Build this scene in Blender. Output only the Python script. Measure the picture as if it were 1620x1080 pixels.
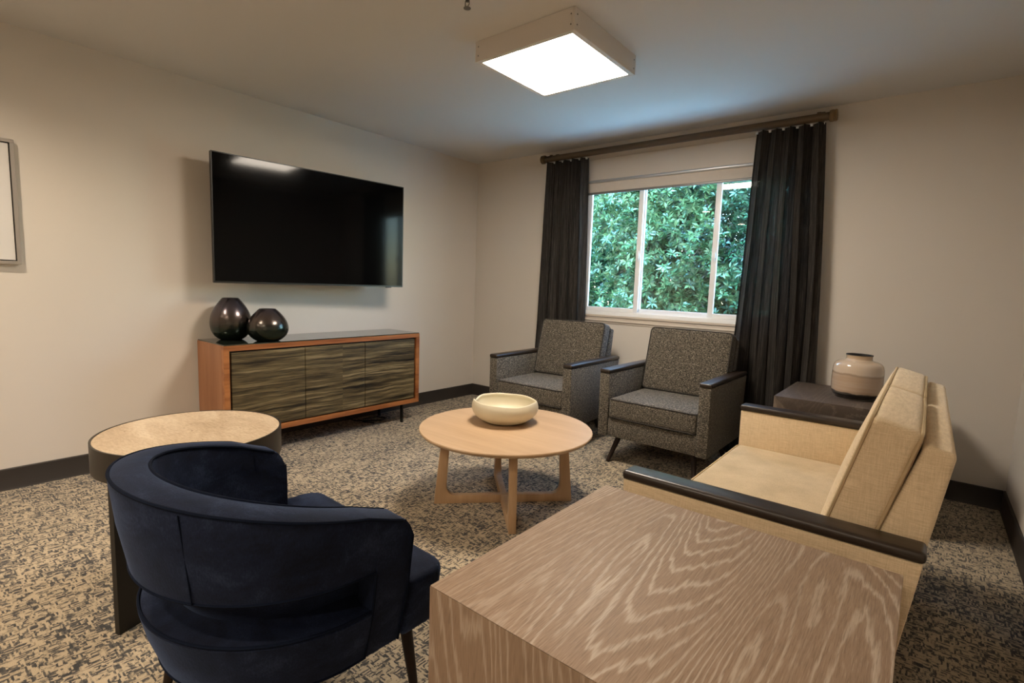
import bpy, bmesh, math, random
import numpy as np
from mathutils import Vector, Matrix
random.seed(7)
SC = bpy.context.scene
COL = SC.collection
for o in list(bpy.data.objects):
    bpy.data.objects.remove(o)

# ------------------------------------------------------------------ camera
F, YAW, PITCH, ROLL = 811.3, 0.68008, -0.11022, 0.03468
CAM = Vector((3.7986, -4.0340, 1.2030))
fwd = Vector((-math.sin(YAW) * math.cos(PITCH), math.cos(YAW) * math.cos(PITCH), math.sin(PITCH)))
rt = Vector((math.cos(YAW), math.sin(YAW), 0))
up = rt.cross(fwd)
r2 = math.cos(ROLL) * rt + math.sin(ROLL) * up
u2 = -math.sin(ROLL) * rt + math.cos(ROLL) * up
cd = bpy.data.cameras.new('camera')
cd.sensor_width = 36; cd.sensor_fit = 'HORIZONTAL'; cd.lens = 36 * F / 1620; cd.clip_start = .02
cam = bpy.data.objects.new('camera', cd); COL.objects.link(cam)
m = Matrix.Identity(4)
for i in range(3):
    m[i][0] = r2[i]; m[i][1] = u2[i]; m[i][2] = -fwd[i]; m[i][3] = CAM[i]
cam.matrix_world = m
SC.camera = cam

# ------------------------------------------------------------------ world, sun, exposure
W = bpy.data.worlds.new('world'); SC.world = W; W.use_nodes = True
wn = W.node_tree.nodes; wl = W.node_tree.links; wn.clear()
sky = wn.new('ShaderNodeTexSky'); sky.sky_type = 'NISHITA'; sky.sun_disc = False
sky.sun_elevation = math.radians(50); sky.sun_rotation = math.radians(180); sky.air_density = 1.3; sky.dust_density = .6; sky.ozone_density = 2.5
bg = wn.new('ShaderNodeBackground'); bg.inputs[1].default_value = 1.0
wo = wn.new('ShaderNodeOutputWorld'); wl.new(sky.outputs[0], bg.inputs[0]); wl.new(bg.outputs[0], wo.inputs[0])
sd = bpy.data.lights.new('sun', 'SUN'); sd.energy = 13.5; sd.angle = math.radians(6); sd.color = (.22, .66, 1.0)
sun = bpy.data.objects.new('sun', sd); COL.objects.link(sun)
sun.rotation_euler = Vector((0.22, 0.36, -0.93)).to_track_quat('-Z', 'Y').to_euler()   # shines over the roof onto the trees
SC.view_settings.view_transform = 'Standard'; SC.view_settings.look = 'None'
SC.view_settings.gamma = 1; SC.view_settings.use_curve_mapping = False
SC.view_settings.exposure = 1.25
PANEL = 25.5        # strength of the square ceiling fixture
DOWN = 12.0, 49.0   # lens glow and spot power of the recessed downlights further back in the lounge
SC.cycles.use_denoising = True
SC.cycles.max_bounces = 8; SC.cycles.diffuse_bounces = 4; SC.cycles.glossy_bounces = 3
SC.cycles.transparent_max_bounces = 16; SC.cycles.sample_clamp_indirect = 6; SC.cycles.adaptive_threshold = .03

# ------------------------------------------------------------------ material helpers
class NT:
    def __init__(s, name):
        s.m = bpy.data.materials.new(name); s.m.use_nodes = True
        s.n = s.m.node_tree.nodes; s.l = s.m.node_tree.links; s.n.clear()
        s.out = s.n.new('ShaderNodeOutputMaterial'); s.b = s.n.new('ShaderNodeBsdfPrincipled')
        s.l.new(s.b.outputs[0], s.out.inputs[0])
        s.tc = s.n.new('ShaderNodeTexCoord')
    def set(s, **k):
        nm = dict(rough='Roughness', metal='Metallic', spec='Specular IOR Level', sheen='Sheen Weight', sheen_r='Sheen Roughness',
                  coat='Coat Weight', coat_r='Coat Roughness', col='Base Color', sheen_c='Sheen Tint', ior='IOR')
        for a, v in k.items():
            s.b.inputs[nm[a]].default_value = (*v, 1) if isinstance(v, tuple) else v
        return s
    def coords(s, scale=(1, 1, 1), rot=(0, 0, 0), src='Object', loc=(0, 0, 0)):
        mp = s.n.new('ShaderNodeMapping'); mp.inputs['Scale'].default_value = scale
        mp.inputs['Rotation'].default_value = rot; mp.inputs['Location'].default_value = loc
        s.l.new(s.tc.outputs[src], mp.inputs[0]); return mp.outputs[0]
    def noise(s, vec, scale=1, detail=3, rough=.5, dist=0):
        t = s.n.new('ShaderNodeTexNoise'); t.inputs['Scale'].default_value = scale; t.inputs['Detail'].default_value = detail
        t.inputs['Roughness'].default_value = rough; t.inputs['Distortion'].default_value = dist
        s.l.new(vec, t.inputs['Vector']); return t.outputs[0]
    def wave(s, vec, scale=1, dist=0, detail=2, axis='X'):
        t = s.n.new('ShaderNodeTexWave'); t.bands_direction = axis; t.inputs['Scale'].default_value = scale
        t.inputs['Distortion'].default_value = dist; t.inputs['Detail'].default_value = detail
        s.l.new(vec, t.inputs['Vector']); return t.outputs[1]
    def ramp(s, fac, stops, interp='LINEAR'):
        r = s.n.new('ShaderNodeValToRGB'); r.color_ramp.interpolation = interp
        e = r.color_ramp.elements
        while len(e) < len(stops): e.new(.5)
        for i, (p, c) in enumerate(stops):
            e[i].position = p; e[i].color = (*c, 1) if isinstance(c, tuple) else (c, c, c, 1)
        s.l.new(fac, r.inputs[0]); return r.outputs[0]
    def math(s, op, a, b=None, c=None):
        t = s.n.new('ShaderNodeMath'); t.operation = op
        for i, v in enumerate((a, b, c)):
            if v is None: continue
            if isinstance(v, (int, float)): t.inputs[i].default_value = v
            else: s.l.new(v, t.inputs[i])
        return t.outputs[0]
    def mix(s, fac, a, b, mode='MIX'):
        t = s.n.new('ShaderNodeMix'); t.data_type = 'RGBA'; t.blend_type = mode
        for i, v in ((0, fac), (6, a), (7, b)):
            if isinstance(v, tuple): t.inputs[i].default_value = (*v, 1)
            elif isinstance(v, (int, float)): t.inputs[i].default_value = v
            else: s.l.new(v, t.inputs[i])
        return t.outputs[2]
    def color(s, c): s.l.new(c, s.b.inputs['Base Color']); return s
    def bump(s, h, strength=.3, dist=.002):
        t = s.n.new('ShaderNodeBump'); t.inputs['Strength'].default_value = strength; t.inputs['Distance'].default_value = dist
        s.l.new(h, t.inputs['Height']); s.l.new(t.outputs[0], s.b.inputs['Normal']); return s

def plain(name, col, rough=.5, **k):
    t = NT(name); t.set(col=col, rough=rough, **k); v = t.coords((60, 60, 60)); t.bump(t.noise(v, 1, 2), .03, .001); return t.m

def paint(name, col, rough=.75):
    t = NT(name); t.set(rough=rough, spec=.3)
    n = t.noise(t.coords((1.3, 1.3, 1.3)), 1, 2)
    t.color(t.mix(n, tuple(c * .975 for c in col), tuple(min(1, c * 1.025) for c in col)))
    t.bump(t.noise(t.coords((260, 260, 260)), 1, 2), .10, .001); return t.m

def carpet():
    t = NT('carpet'); t.set(rough=.95, spec=.1, sheen=.15)
    jit = t.noise(t.coords((90, 90, 1)), 1, 1)
    def dashes(cx, cy, off):          # one white-noise value for each small dash of yarn
        mp = t.n.new('ShaderNodeVectorMath'); mp.operation = 'MULTIPLY_ADD'; mp.inputs[1].default_value = (cx, cy, 0); mp.inputs[2].default_value = (off, off * 1.7, .5)
        t.l.new(t.tc.outputs['Object'], mp.inputs[0])
        ad = t.n.new('ShaderNodeVectorMath'); ad.operation = 'ADD'; t.l.new(mp.outputs[0], ad.inputs[0]); t.l.new(t.math('MULTIPLY', jit, .9), ad.inputs[1])
        fl = t.n.new('ShaderNodeVectorMath'); fl.operation = 'FLOOR'; t.l.new(ad.outputs[0], fl.inputs[0])
        wn_ = t.n.new('ShaderNodeTexWhiteNoise'); wn_.noise_dimensions = '2D'; t.l.new(fl.outputs[0], wn_.inputs['Vector']); return wn_.outputs['Value']
    a = dashes(42, 190, 3); b = dashes(190, 42, 11)
    sel = t.math('GREATER_THAN', t.noise(t.coords((30, 30, 1)), 1, 2), .5)
    d = t.math('ADD', t.math('MULTIPLY', a, sel), t.math('MULTIPLY', b, t.math('SUBTRACT', 1.0, sel)))
    med = t.noise(t.coords((46, 30, 1), loc=(1, 2, 0)), 1, 3, .65); big = t.noise(t.coords((4, 1.8, 1), loc=(5, 2, 0)), 1, 2, .6)
    fine = t.noise(t.coords((330, 330, 1)), 1, 2, .7)
    v = t.math('ADD', t.math('MULTIPLY', d, .72), t.math('ADD', t.math('MULTIPLY', t.math('SUBTRACT', med, .5), 1.15), t.math('MULTIPLY', t.math('SUBTRACT', big, .5), .45)))
    v = t.math('ADD', v, t.math('MULTIPLY', t.math('SUBTRACT', fine, .5), .25))
    t.color(t.ramp(v, [(.20, (.49, .40, .28)), (.36, (.36, .294, .204)), (.46, (.125, .112, .096)), (.66, (.042, .042, .044))]))
    t.bump(t.math('ADD', fine, t.math('MULTIPLY', d, .5)), .6, .005); return t.m

def oak(name, dark, mid, light, axis='y', s=1.0, lines=34, contrast=1.0, rough=.58, seed=0, spec=.4):
    """limed oak: contour lines of a stretched noise field give the cathedral grain"""
    t = NT(name); t.set(rough=rough, spec=spec)
    def sc(across, along):
        d = {'x': (along, across, across), 'y': (across, along, across), 'z': (across, across, along)}[axis]
        return tuple(q * s for q in d)
    L = (seed * 3.1, seed * 1.7, seed * 2.3)
    f = t.noise(t.coords(sc(4.0, .50), loc=L), 1, 1, .4, .2)
    wob = t.noise(t.coords(sc(90, 9), loc=L), 1, 2)
    g = t.math('ADD', t.math('MULTIPLY', f, lines), t.math('MULTIPLY', wob, .9))
    g = t.math('FRACT', g)
    fib = t.noise(t.coords(sc(480, 24), loc=L), 1, 2, .6)
    tone = t.noise(t.coords(sc(5, .6), loc=L), 1, 2)
    base = t.mix(tone, dark, mid)
    fig = t.ramp(t.noise(t.coords(sc(2.2, .9), loc=(L[0] + 2.0, L[1] + 1.0, 0)), 1, 1), [(.36, .35), (.50, 1.)])
    c = t.mix(t.math('MULTIPLY', fig, t.ramp(g, [(0, .15), (.08, 0.), (.62, .0), (.80, .85 * contrast), (.90, .95 * contrast), (1, .15)])), base, light)
    c = t.mix(t.ramp(fib, [(.50, .0), (.66, .45 * contrast)]), c, tuple(x * .55 for x in dark))
    c = t.mix(t.ramp(fib, [(.32, .22 * contrast), (.42, 0.)]), c, light)
    t.color(c)
    t.bump(t.math('ADD', t.math('MULTIPLY', fib, .6), t.math('MULTIPLY', g, .25)), .22, .0015); return t.m

def wood(name, dark, light, axis='y', rough=.4, s=1.0, stretch=12, seed=0):
    t = NT(name); t.set(rough=rough, spec=.45)
    def sc(a, b): return tuple(q * s for q in {'x': (b, a, a), 'y': (a, b, a), 'z': (a, a, b)}[axis])
    L = (seed, seed * 2., seed * .7)
    f = t.noise(t.coords(sc(14, 14 / stretch), loc=L), 1, 4, .55, .4)
    fib = t.noise(t.coords(sc(240, 240 / 30), loc=L), 1, 3, .6)
    c = t.ramp(t.math('ADD', t.math('MULTIPLY', f, .75), t.math('MULTIPLY', fib, .25)), [(.36, dark), (.62, light)])
    t.color(c); t.bump(fib, .08, .001); return t.m

def tweed():
    t = NT('tweed'); t.set(rough=.9, spec=.15, sheen=.2)
    a = t.noise(t.coords((90, 90, 300)), 1, 2, .7); b = t.noise(t.coords((300, 300, 170), loc=(5, 1, 2)), 1, 2, .7)
    c3 = t.noise(t.coords((300, 90, 90), loc=(1, 4, 2)), 1, 2, .7)
    v = t.math('ADD', t.math('MULTIPLY', a, .5), t.math('ADD', t.math('MULTIPLY', b, .3), t.math('MULTIPLY', c3, .2)))
    t.color(t.ramp(v, [(.40, (.010, .009, .008)), (.475, (.055, .048, .038)), (.53, (.125, .108, .084)), (.61, (.34, .30, .235))]))
    t.bump(v, .8, .006); return t.m

def linen(name, lo, hi, bump=.3):
    t = NT(name); t.set(rough=.85, spec=.15, sheen=.15)
    a = t.noise(t.coords((22, 22, 420)), 1, 3, .6); b = t.noise(t.coords((420, 420, 26), loc=(2, 2, 5)), 1, 3, .6)
    cc = t.noise(t.coords((25, 420, 420), loc=(1, 9, 5)), 1, 2, .6)
    v = t.math('ADD', t.math('MULTIPLY', a, .45), t.math('ADD', t.math('MULTIPLY', b, .35), t.math('MULTIPLY', cc, .2)))
    t.color(t.ramp(v, [(.38, lo), (.62, hi)])); t.bump(v, bump, .002); return t.m

def chenille():
    t = NT('chenille'); t.set(rough=.9, spec=.1, sheen=.35, sheen_r=.5)
    a = t.noise(t.coords((9, 9, 9)), 1, 4, .6); b = t.noise(t.coords((300, 300, 300)), 1, 2, .6)
    v = t.math('ADD', t.math('MULTIPLY', a, .5), t.math('MULTIPLY', b, .5))
    t.color(t.ramp(v, [(.36, (.37, .280, .160)), (.62, (.52, .405, .252))])); t.bump(b, .35, .002); return t.m

def velvet():
    t = NT('navy_velvet'); t.set(rough=.8, spec=.15, sheen=.30, sheen_r=.38, sheen_c=(.22, .33, .62))
    a = t.noise(t.coords((7, 7, 9)), 1, 5, .65, .6); b = t.noise(t.coords((260, 260, 120)), 1, 2, .6)
    v = t.math('ADD', t.math('MULTIPLY', a, .75), t.math('MULTIPLY', b, .25))
    t.color(t.ramp(v, [(.36, (.0022, .0038, .011)), (.52, (.0062, .0105, .028)), (.66, (.021, .032, .066))]))
    t.bump(b, .25, .002); return t.m

def curtain_mat():
    t = NT('curtain_fabric'); t.set(rough=.9, spec=.1)
    a = t.noise(t.coords((130, 130, 2.2)), 1, 3, .6); b = t.noise(t.coords((40, 40, 300)), 1, 2, .6)
    c2 = t.noise(t.coords((420, 420, 9), loc=(4, 2, 1)), 1, 2, .6)
    v = t.math('ADD', t.math('MULTIPLY', a, .6), t.math('MULTIPLY', c2, .4))
    col = t.ramp(v, [(.36, (.018, .0165, .016)), (.52, (.040, .036, .033)), (.68, (.100, .088, .078))])
    t.color(col); t.bump(t.math('ADD', v, b), .3, .002)
    tr = t.n.new('ShaderNodeBsdfTranslucent'); t.l.new(col, tr.inputs[0])
    tp = t.n.new('ShaderNodeBsdfTransparent')
    m1 = t.n.new('ShaderNodeMixShader'); m1.inputs[0].default_value = .12
    t.l.new(t.b.outputs[0], m1.inputs[1]); t.l.new(tr.outputs[0], m1.inputs[2])
    m2 = t.n.new('ShaderNodeMixShader')
    weave = t.math('MULTIPLY', t.ramp(b, [(.47, 0.), (.66, .10)]), t.ramp(c2, [(.4, .3), (.6, 1.)]))
    t.l.new(weave, m2.inputs[0]); t.l.new(m1.outputs[0], m2.inputs[1]); t.l.new(tp.outputs[0], m2.inputs[2])
    t.l.new(m2.outputs[0], t.out.inputs[0]); return t.m

def pane_glass():
    t = NT('pane_glass'); t.n.remove(t.b)
    tp = t.n.new('ShaderNodeBsdfTransparent'); tp.inputs[0].default_value = (.92, .975, .98, 1)
    gl = t.n.new('ShaderNodeBsdfGlossy'); gl.inputs['Roughness'].default_value = .0
    g = t.n.new('ShaderNodeNewGeometry'); dt = t.n.new('ShaderNodeVectorMath'); dt.operation = 'DOT_PRODUCT'
    t.l.new(g.outputs['Incoming'], dt.inputs[0]); t.l.new(g.outputs['Normal'], dt.inputs[1])
    c = t.math('ABSOLUTE', dt.outputs['Value'])          # Schlick reflectance, the same from both faces
    fr = t.math('ADD', .042, t.math('MULTIPLY', .958, t.math('POWER', t.math('SUBTRACT', 1.0, c), 5.0)))
    mx = t.n.new('ShaderNodeMixShader'); t.l.new(fr, mx.inputs[0])
    t.l.new(tp.outputs[0], mx.inputs[1]); t.l.new(gl.outputs[0], mx.inputs[2]); t.l.new(mx.outputs[0], t.out.inputs[0]); return t.m

def emit(name, col, strength):
    t = NT(name); t.n.remove(t.b); e = t.n.new('ShaderNodeEmission'); e.inputs[0].default_value = (*col, 1); e.inputs[1].default_value = strength
    t.l.new(e.outputs[0], t.out.inputs[0]); return t.m

def veneer():
    t = NT('banded_veneer'); t.set(rough=.38, spec=.4)
    # one veneer joint falls in the middle of the centre door: the pattern shifts there
    wob = t.noise(t.coords((3, 3.2, 5)), 1, 3, .5)
    sp = t.n.new('ShaderNodeSeparateXYZ'); t.l.new(t.tc.outputs['Object'], sp.inputs[0])
    joint = t.math('GREATER_THAN', sp.outputs[1], .05)
    def layer(fy, fz, kw):
        cb = t.n.new('ShaderNodeCombineXYZ'); t.l.new(t.math('MULTIPLY', joint, .35), cb.inputs[0]); t.l.new(t.math('MULTIPLY', sp.outputs[1], fy), cb.inputs[1])
        t.l.new(t.math('ADD', t.math('MULTIPLY', sp.outputs[2], fz), t.math('MULTIPLY', wob, kw)), cb.inputs[2]); return cb.outputs[0]
    f = t.noise(layer(1.4, 40, 1.7), 1, 4, .66); f2 = t.noise(layer(3.5, 200, 5), 1, 3, .7)
    v = t.math('ADD', t.math('MULTIPLY', f, .62), t.math('MULTIPLY', f2, .38))
    t.color(t.ramp(v, [(.39, (.008, .006, .004)), (.455, (.046, .034, .016)), (.53, (.120, .090, .042)), (.62, (.26, .20, .105))]))
    t.bump(v, .1, .001); return t.m

def travertine():
    t = NT('travertine'); t.set(rough=.42, spec=.4)
    a = t.noise(t.coords((3, 9, 3)), 1, 5, .6, .5); b = t.noise(t.coords((40, 110, 40)), 1, 4, .65); p = t.noise(t.coords((28, 70, 28), loc=(3, 3, 3)), 1, 3, .6)
    v = t.math('ADD', t.math('MULTIPLY', a, .6), t.math('MULTIPLY', b, .4))
    c = t.ramp(v, [(.36, (.36, .265, .172)), (.5, (.50, .385, .262)), (.64, (.63, .52, .385))])
    c = t.mix(t.ramp(p, [(.66, 0.), (.72, .75)]), c, (.22, .14, .085)); t.color(c)
    t.bump(t.ramp(p, [(.6, 1.), (.72, 0.)]), .2, .002); return t.m

def glaze_vase():
    t = NT('lustre_glaze'); t.set(rough=.22, spec=.6, metal=.85)
    sp = t.n.new('ShaderNodeSeparateXYZ'); t.l.new(t.tc.outputs['Object'], sp.inputs[0])
    n = t.noise(t.coords((9, 9, 9)), 1, 3)
    z = t.math('ADD', t.math('MULTIPLY', sp.outputs[2], 3.4), t.math('MULTIPLY', t.math('SUBTRACT', n, .5), .35))
    t.color(t.ramp(z, [(.05, (.026, .044, .028)), (.30, (.040, .052, .046)), (.50, (.125, .098, .090)), (.75, (.115, .102, .125)), (1, (.08, .072, .085))])); return t.m

def jar_glaze():
    t = NT('jar_glaze'); t.set(rough=.07, spec=.6, coat=.6, coat_r=.03)
    sp = t.n.new('ShaderNodeSeparateXYZ'); t.l.new(t.tc.outputs['Object'], sp.inputs[0])
    n = t.noise(t.coords((7, 7, 2)), 1, 4); st = t.noise(t.coords((3, 3, 60)), 1, 3)
    z = t.math('ADD', t.math('MULTIPLY', sp.outputs[2], 3.75), t.math('MULTIPLY', t.math('SUBTRACT', n, .5), .12))
    base = t.ramp(z, [(.0, (.006, .005, .004)), (.14, (.006, .005, .004)), (.16, (.47, .335, .235)), (.50, (.45, .325, .23)), (.535, (.30, .215, .15)), (.57, (.58, .47, .365)), (.80, (.56, .44, .33)), (.93, (.50, .36, .22)), (1, (.5, .38, .26))])
    t.color(t.mix(t.math('MULTIPLY', t.ramp(st, [(.45, 0.), (.7, 1.)]), .25), base, (.62, .54, .45), 'MIX')); return t.m

M = {}
M['wall'] = paint('wall_paint', (.655, .605, .545))
M['ceiling'] = paint('ceiling_paint', (.64, .625, .605), .85)
M['carpet'] = carpet()
M['base'] = plain('rubber_base', (.030, .025, .022), .5)
M['vinyl'] = plain('white_vinyl', (.86, .88, .90), .35)
M['trim'] = paint('trim_paint', (.60, .53, .455), .5)
M['shade'] = linen('shade_cloth', (.56, .50, .44), (.62, .56, .49), .05)
M['fascia'] = plain('fascia_metal', (.58, .52, .45), .5)
M['hem'] = plain('hem_bar', (.22, .21, .20), .35, metal=.3)
M['lip'] = plain('lip_metal', (.50, .52, .55), .3, metal=.5)
M['glass'] = pane_glass()
M['rod'] = wood('rod_wood', (.070, .045, .024), (.125, .082, .044), 'x', .45)
M['finial'] = wood('finial_wood', (.12, .078, .032), (.17, .11, .05), 'x', .45)
M['curtain'] = curtain_mat()
M['white_plastic'] = plain('white_plastic', (.75, .75, .74), .4)
M['panel'] = emit('light_lens', (1.0, .87, .72), PANEL)
M['down'] = emit('downlight_lens', (1.0, .82, .62), DOWN[0])
M['white_metal'] = plain('white_metal', (.66, .62, .58), .45)
M['screw'] = plain('screw_metal', (.20, .19, .18), .35, metal=.9)
M['tv_screen'] = plain('tv_screen', (.0015, .0015, .0018), .08, spec=.14)
M['tv_body'] = plain('tv_body', (.012, .012, .012), .35)
M['steel_black'] = plain('black_steel', (.014, .013, .012), .42, metal=.2)
M['cab_wood'] = wood('acacia', (.20, .062, .018), (.44, .175, .058), 'y', .35, 1, 14)
M['cab_side'] = wood('acacia_side', (.28, .112, .045), (.39, .18, .085), 'z', .4, 1, 14, 3)
M['veneer'] = veneer()
M['cab_glass'] = plain('tinted_glass', (.020, .026, .020), .03, spec=.9, coat=.3)
M['lustre'] = glaze_vase()
M['jar'] = jar_glaze()
M['black'] = plain('matt_black', (.006, .005, .005), .6)
M['ash_y'] = wood('pale_ash_top', (.40, .265, .152), (.49, .340, .210), 'x', .38, .6, 10)
M['ash_z'] = wood('pale_ash_leg', (.44, .28, .155), (.53, .355, .21), 'z', .4, 1, 12, 2)
M['bowl'] = plain('cream_ceramic', (.64, .585, .44), .42, spec=.4)
M['tweed'] = tweed()
M['cap'] = plain('walnut_cap', (.024, .016, .011), .36, spec=.5)
M['leg_wood'] = plain('dark_leg', (.018, .010, .007), .55, spec=.25)
M['linen'] = linen('oat_linen', (.57, .44, .275), (.77, .625, .43))
M['chenille'] = chenille()
M['velvet'] = velvet()
M['velvet_pipe'] = plain('velvet_piping', (.004, .007, .017), .95, spec=.1)
M['tweed_pipe'] = plain('tweed_piping', (.028, .024, .020), .85)
M['linen_pipe'] = plain('linen_piping', (.44, .33, .19), .85)
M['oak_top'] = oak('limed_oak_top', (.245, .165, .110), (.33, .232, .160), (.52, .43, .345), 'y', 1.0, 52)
M['oak_side_shaded'] = oak('limed_oak_side_shaded', (.17, .110, .070), (.235, .158, .104), (.34, .265, .20), 'z', 1.0, 40, contrast=.7, seed=2)  # oak darkened to carry the shade on the table's near face
M['oak_dark_top'] = oak('smoked_oak_top', (.062, .045, .036), (.098, .074, .058), (.15, .118, .092), 'x', 1.0, 14, seed=4)
M['oak_dark_side'] = oak('smoked_oak_side', (.075, .054, .040), (.125, .092, .066), (.20, .155, .115), 'z', 1.0, 14, seed=5)
M['travertine'] = travertine()
M['bronze'] = plain('dark_bronze', (.040, .034, .028), .38, metal=.45)
M['frame_metal'] = plain('brushed_frame', (.58, .55, .52), .36, metal=.9)
M['art'] = paint('pale_print', (.66, .645, .63), .3)
M['cord'] = plain('black_cord', (.008, .008, .008), .5)

# ------------------------------------------------------------------ mesh helpers
def obj(name, bm, mat, parent=None, sharp=35, smooth=True):
    me = bpy.data.meshes.new(name)
    if isinstance(bm, bmesh.types.BMesh):
        bmesh.ops.recalc_face_normals(bm, faces=bm.faces[:]); bm.to_mesh(me); bm.free()
    else: me = bm; me.name = name
    if smooth:
        me.shade_smooth(); me.set_sharp_from_angle(angle=math.radians(sharp))
    me.materials.append(mat)
    o = bpy.data.objects.new(name, me); COL.objects.link(o)
    if parent: o.parent = parent
    return o
def tag(o, label=None, cat=None, group=None, kind=None):
    for k, v in (('label', label), ('category', cat), ('group', group), ('kind', kind)):
        if v: o[k] = v
    return o
def thing(name, label, cat, loc=(0, 0, 0), rz=0, group=None, kind=None):
    o = bpy.data.objects.new(name, None); COL.objects.link(o); o.empty_display_size = .1
    o.location = loc; o.rotation_euler = (0, 0, rz); return tag(o, label, cat, group, kind)
def merge(bm, other):
    me = bpy.data.meshes.new('tmp'); other.to_mesh(me); other.free(); bm.from_mesh(me); bpy.data.meshes.remove(me)
def B(): return bmesh.new()
def bx(bm, x0, x1, y0, y1, z0, z1, bev=0, seg=2):
    t = B(); bmesh.ops.create_cube(t, size=1)
    for v in t.verts: v.co = Vector(((x0 + x1) / 2 + v.co.x * (x1 - x0), (y0 + y1) / 2 + v.co.y * (y1 - y0), (z0 + z1) / 2 + v.co.z * (z1 - z0)))
    if bev: bmesh.ops.bevel(t, geom=t.edges[:], offset=bev, segments=seg, affect='EDGES', profile=.5)
    merge(bm, t); return bm
def box(*a, **k): return bx(B(), *a, **k)
def prism(pts, axis, a0, a1, bev=0, seg=2, bm=None):
    """extrude a 2d polygon along an axis; pts are (y,z) for x, (x,z) for y, (x,y) for z"""
    t = B()
    def P(u, v, w): return {'x': (w, u, v), 'y': (u, w, v), 'z': (u, v, w)}[axis]
    a = [t.verts.new(P(u, v, a0)) for u, v in pts]; b = [t.verts.new(P(u, v, a1)) for u, v in pts]
    t.faces.new(a); t.faces.new(b[::-1]); n = len(pts)
    for i in range(n): t.faces.new((a[i], a[(i + 1) % n], b[(i + 1) % n], b[i]))
    bmesh.ops.recalc_face_normals(t, faces=t.faces[:])
    if bev: bmesh.ops.bevel(t, geom=t.edges[:], offset=bev, segments=seg, affect='EDGES', profile=.5)
    if bm is None: return t
    merge(bm, t); return bm
def lathe(prof, seg=48, c=(0, 0, 0), fn=None, bm=None, cap=True):
    t = bm or B(); rings = []
    for k, (r, z) in enumerate(prof):
        ring = []
        for i in range(seg):
            a = 2 * math.pi * i / seg; rr, zz = (r, z) if fn is None else fn(k, a, r, z)
            ring.append(t.verts.new((c[0] + rr * math.cos(a), c[1] + rr * math.sin(a), c[2] + zz)))
        rings.append(ring)
    for p, q in zip(rings, rings[1:]):
        for i in range(seg): t.faces.new((p[i], p[(i + 1) % seg], q[(i + 1) % seg], q[i]))
    if cap:
        t.faces.new(rings[0][::-1]); t.faces.new(rings[-1])
    return t
def tube(pts, r, seg=8, closed=False, bm=None, r1=None):
    t = bm or B(); pts = [Vector(p) for p in pts]; n = len(pts); rings = []
    prev = None
    for i, p in enumerate(pts):
        d = (pts[(i + 1) % n] - pts[i - 1]) if closed else (pts[min(i + 1, n - 1)] - pts[max(i - 1, 0)])
        d.normalize()
        if prev is None:
            a = Vector((0, 0, 1)) if abs(d.z) < .9 else Vector((1, 0, 0)); prev = d.cross(a).normalized()
        u = (prev - d * prev.dot(d)).normalized(); v = d.cross(u); prev = u
        rr = r if r1 is None else r + (r1 - r) * i / (n - 1)
        rings.append([t.verts.new(p + (u * math.cos(2 * math.pi * k / seg) + v * math.sin(2 * math.pi * k / seg)) * rr) for k in range(seg)])
    m = n if closed else n - 1
    for i in range(m):
        p, q = rings[i], rings[(i + 1) % n]
        for k in range(seg): t.faces.new((p[k], p[(k + 1) % seg], q[(k + 1) % seg], q[k]))
    if not closed: t.faces.new(rings[0][::-1]); t.faces.new(rings[-1])
    return t
def leg_taper(p0, p1, r0, r1, bm=None, seg=14): return tube([p0, p1], r0, seg, False, bm, r1)
def cushion(hx, hy, hz, r=.03, crown=(0, 0, 0), n=9, pinch=0):
    """a soft rounded box centred at the origin; crown = outward bulge of the x, y, z faces"""
    def ticks(h):
        k = min(r / h, .95)
        c = [-1, -1 + k * .3, -1 + k * .65]
        return c + list(np.linspace(-1 + k, 1 - k, n)) + [-q for q in c[::-1]]
    tx, ty, tz = ticks(hx), ticks(hy), ticks(hz); t = B(); cache = {}
    H = Vector((hx, hy, hz))
    def V(a, b, c):
        key = (a, b, c)
        if key in cache: return cache[key]
        q = Vector((tx[a] * hx, ty[b] * hy, tz[c] * hz))
        inn = Vector([max(-(H[i] - r), min(H[i] - r, q[i])) for i in range(3)])
        d = q - inn
        if d.length > 1e-9:
            mx = max(abs(d[0]), abs(d[1]), abs(d[2])); q = inn + d.normalized() * (mx)
        u = [min(1, abs(q[i]) / H[i]) for i in range(3)]
        for i in range(3):
            j, k = (i + 1) % 3, (i + 2) % 3
            q[i] += math.copysign(crown[i] * (1 - u[j] ** 2.4) * (1 - u[k] ** 2.4) * u[i], q[i])
        v = t.verts.new(q); cache[key] = v; return v
    def quad(f, A, Bn):
        for i in range(A - 1):
            for j in range(Bn - 1): t.faces.new((f(i, j), f(i + 1, j), f(i + 1, j + 1), f(i, j + 1)))
    X, Y, Z = len(tx), len(ty), len(tz)
    for e in (0, X - 1): quad(lambda i, j: V(e, i, j), Y, Z)
    for e in (0, Y - 1): quad(lambda i, j: V(i, e, j), X, Z)
    for e in (0, Z - 1): quad(lambda i, j: V(i, j, e), X, Y)
    return t
def xf(bm, mat):
    bmesh.ops.transform(bm, matrix=mat, verts=bm.verts[:]); return bm
def rrect(hx, hy, r, n=6):
    pts = []
    for cx, cy, a0 in ((hx - r, hy - r, 0), (-hx + r, hy - r, 90), (-hx + r, -hy + r, 180), (hx - r, -hy + r, 270)):
        for i in range(n + 1):
            a = math.radians(a0 + 90 * i / n); pts.append((cx + r * math.cos(a), cy + r * math.sin(a)))
    return pts
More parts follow.
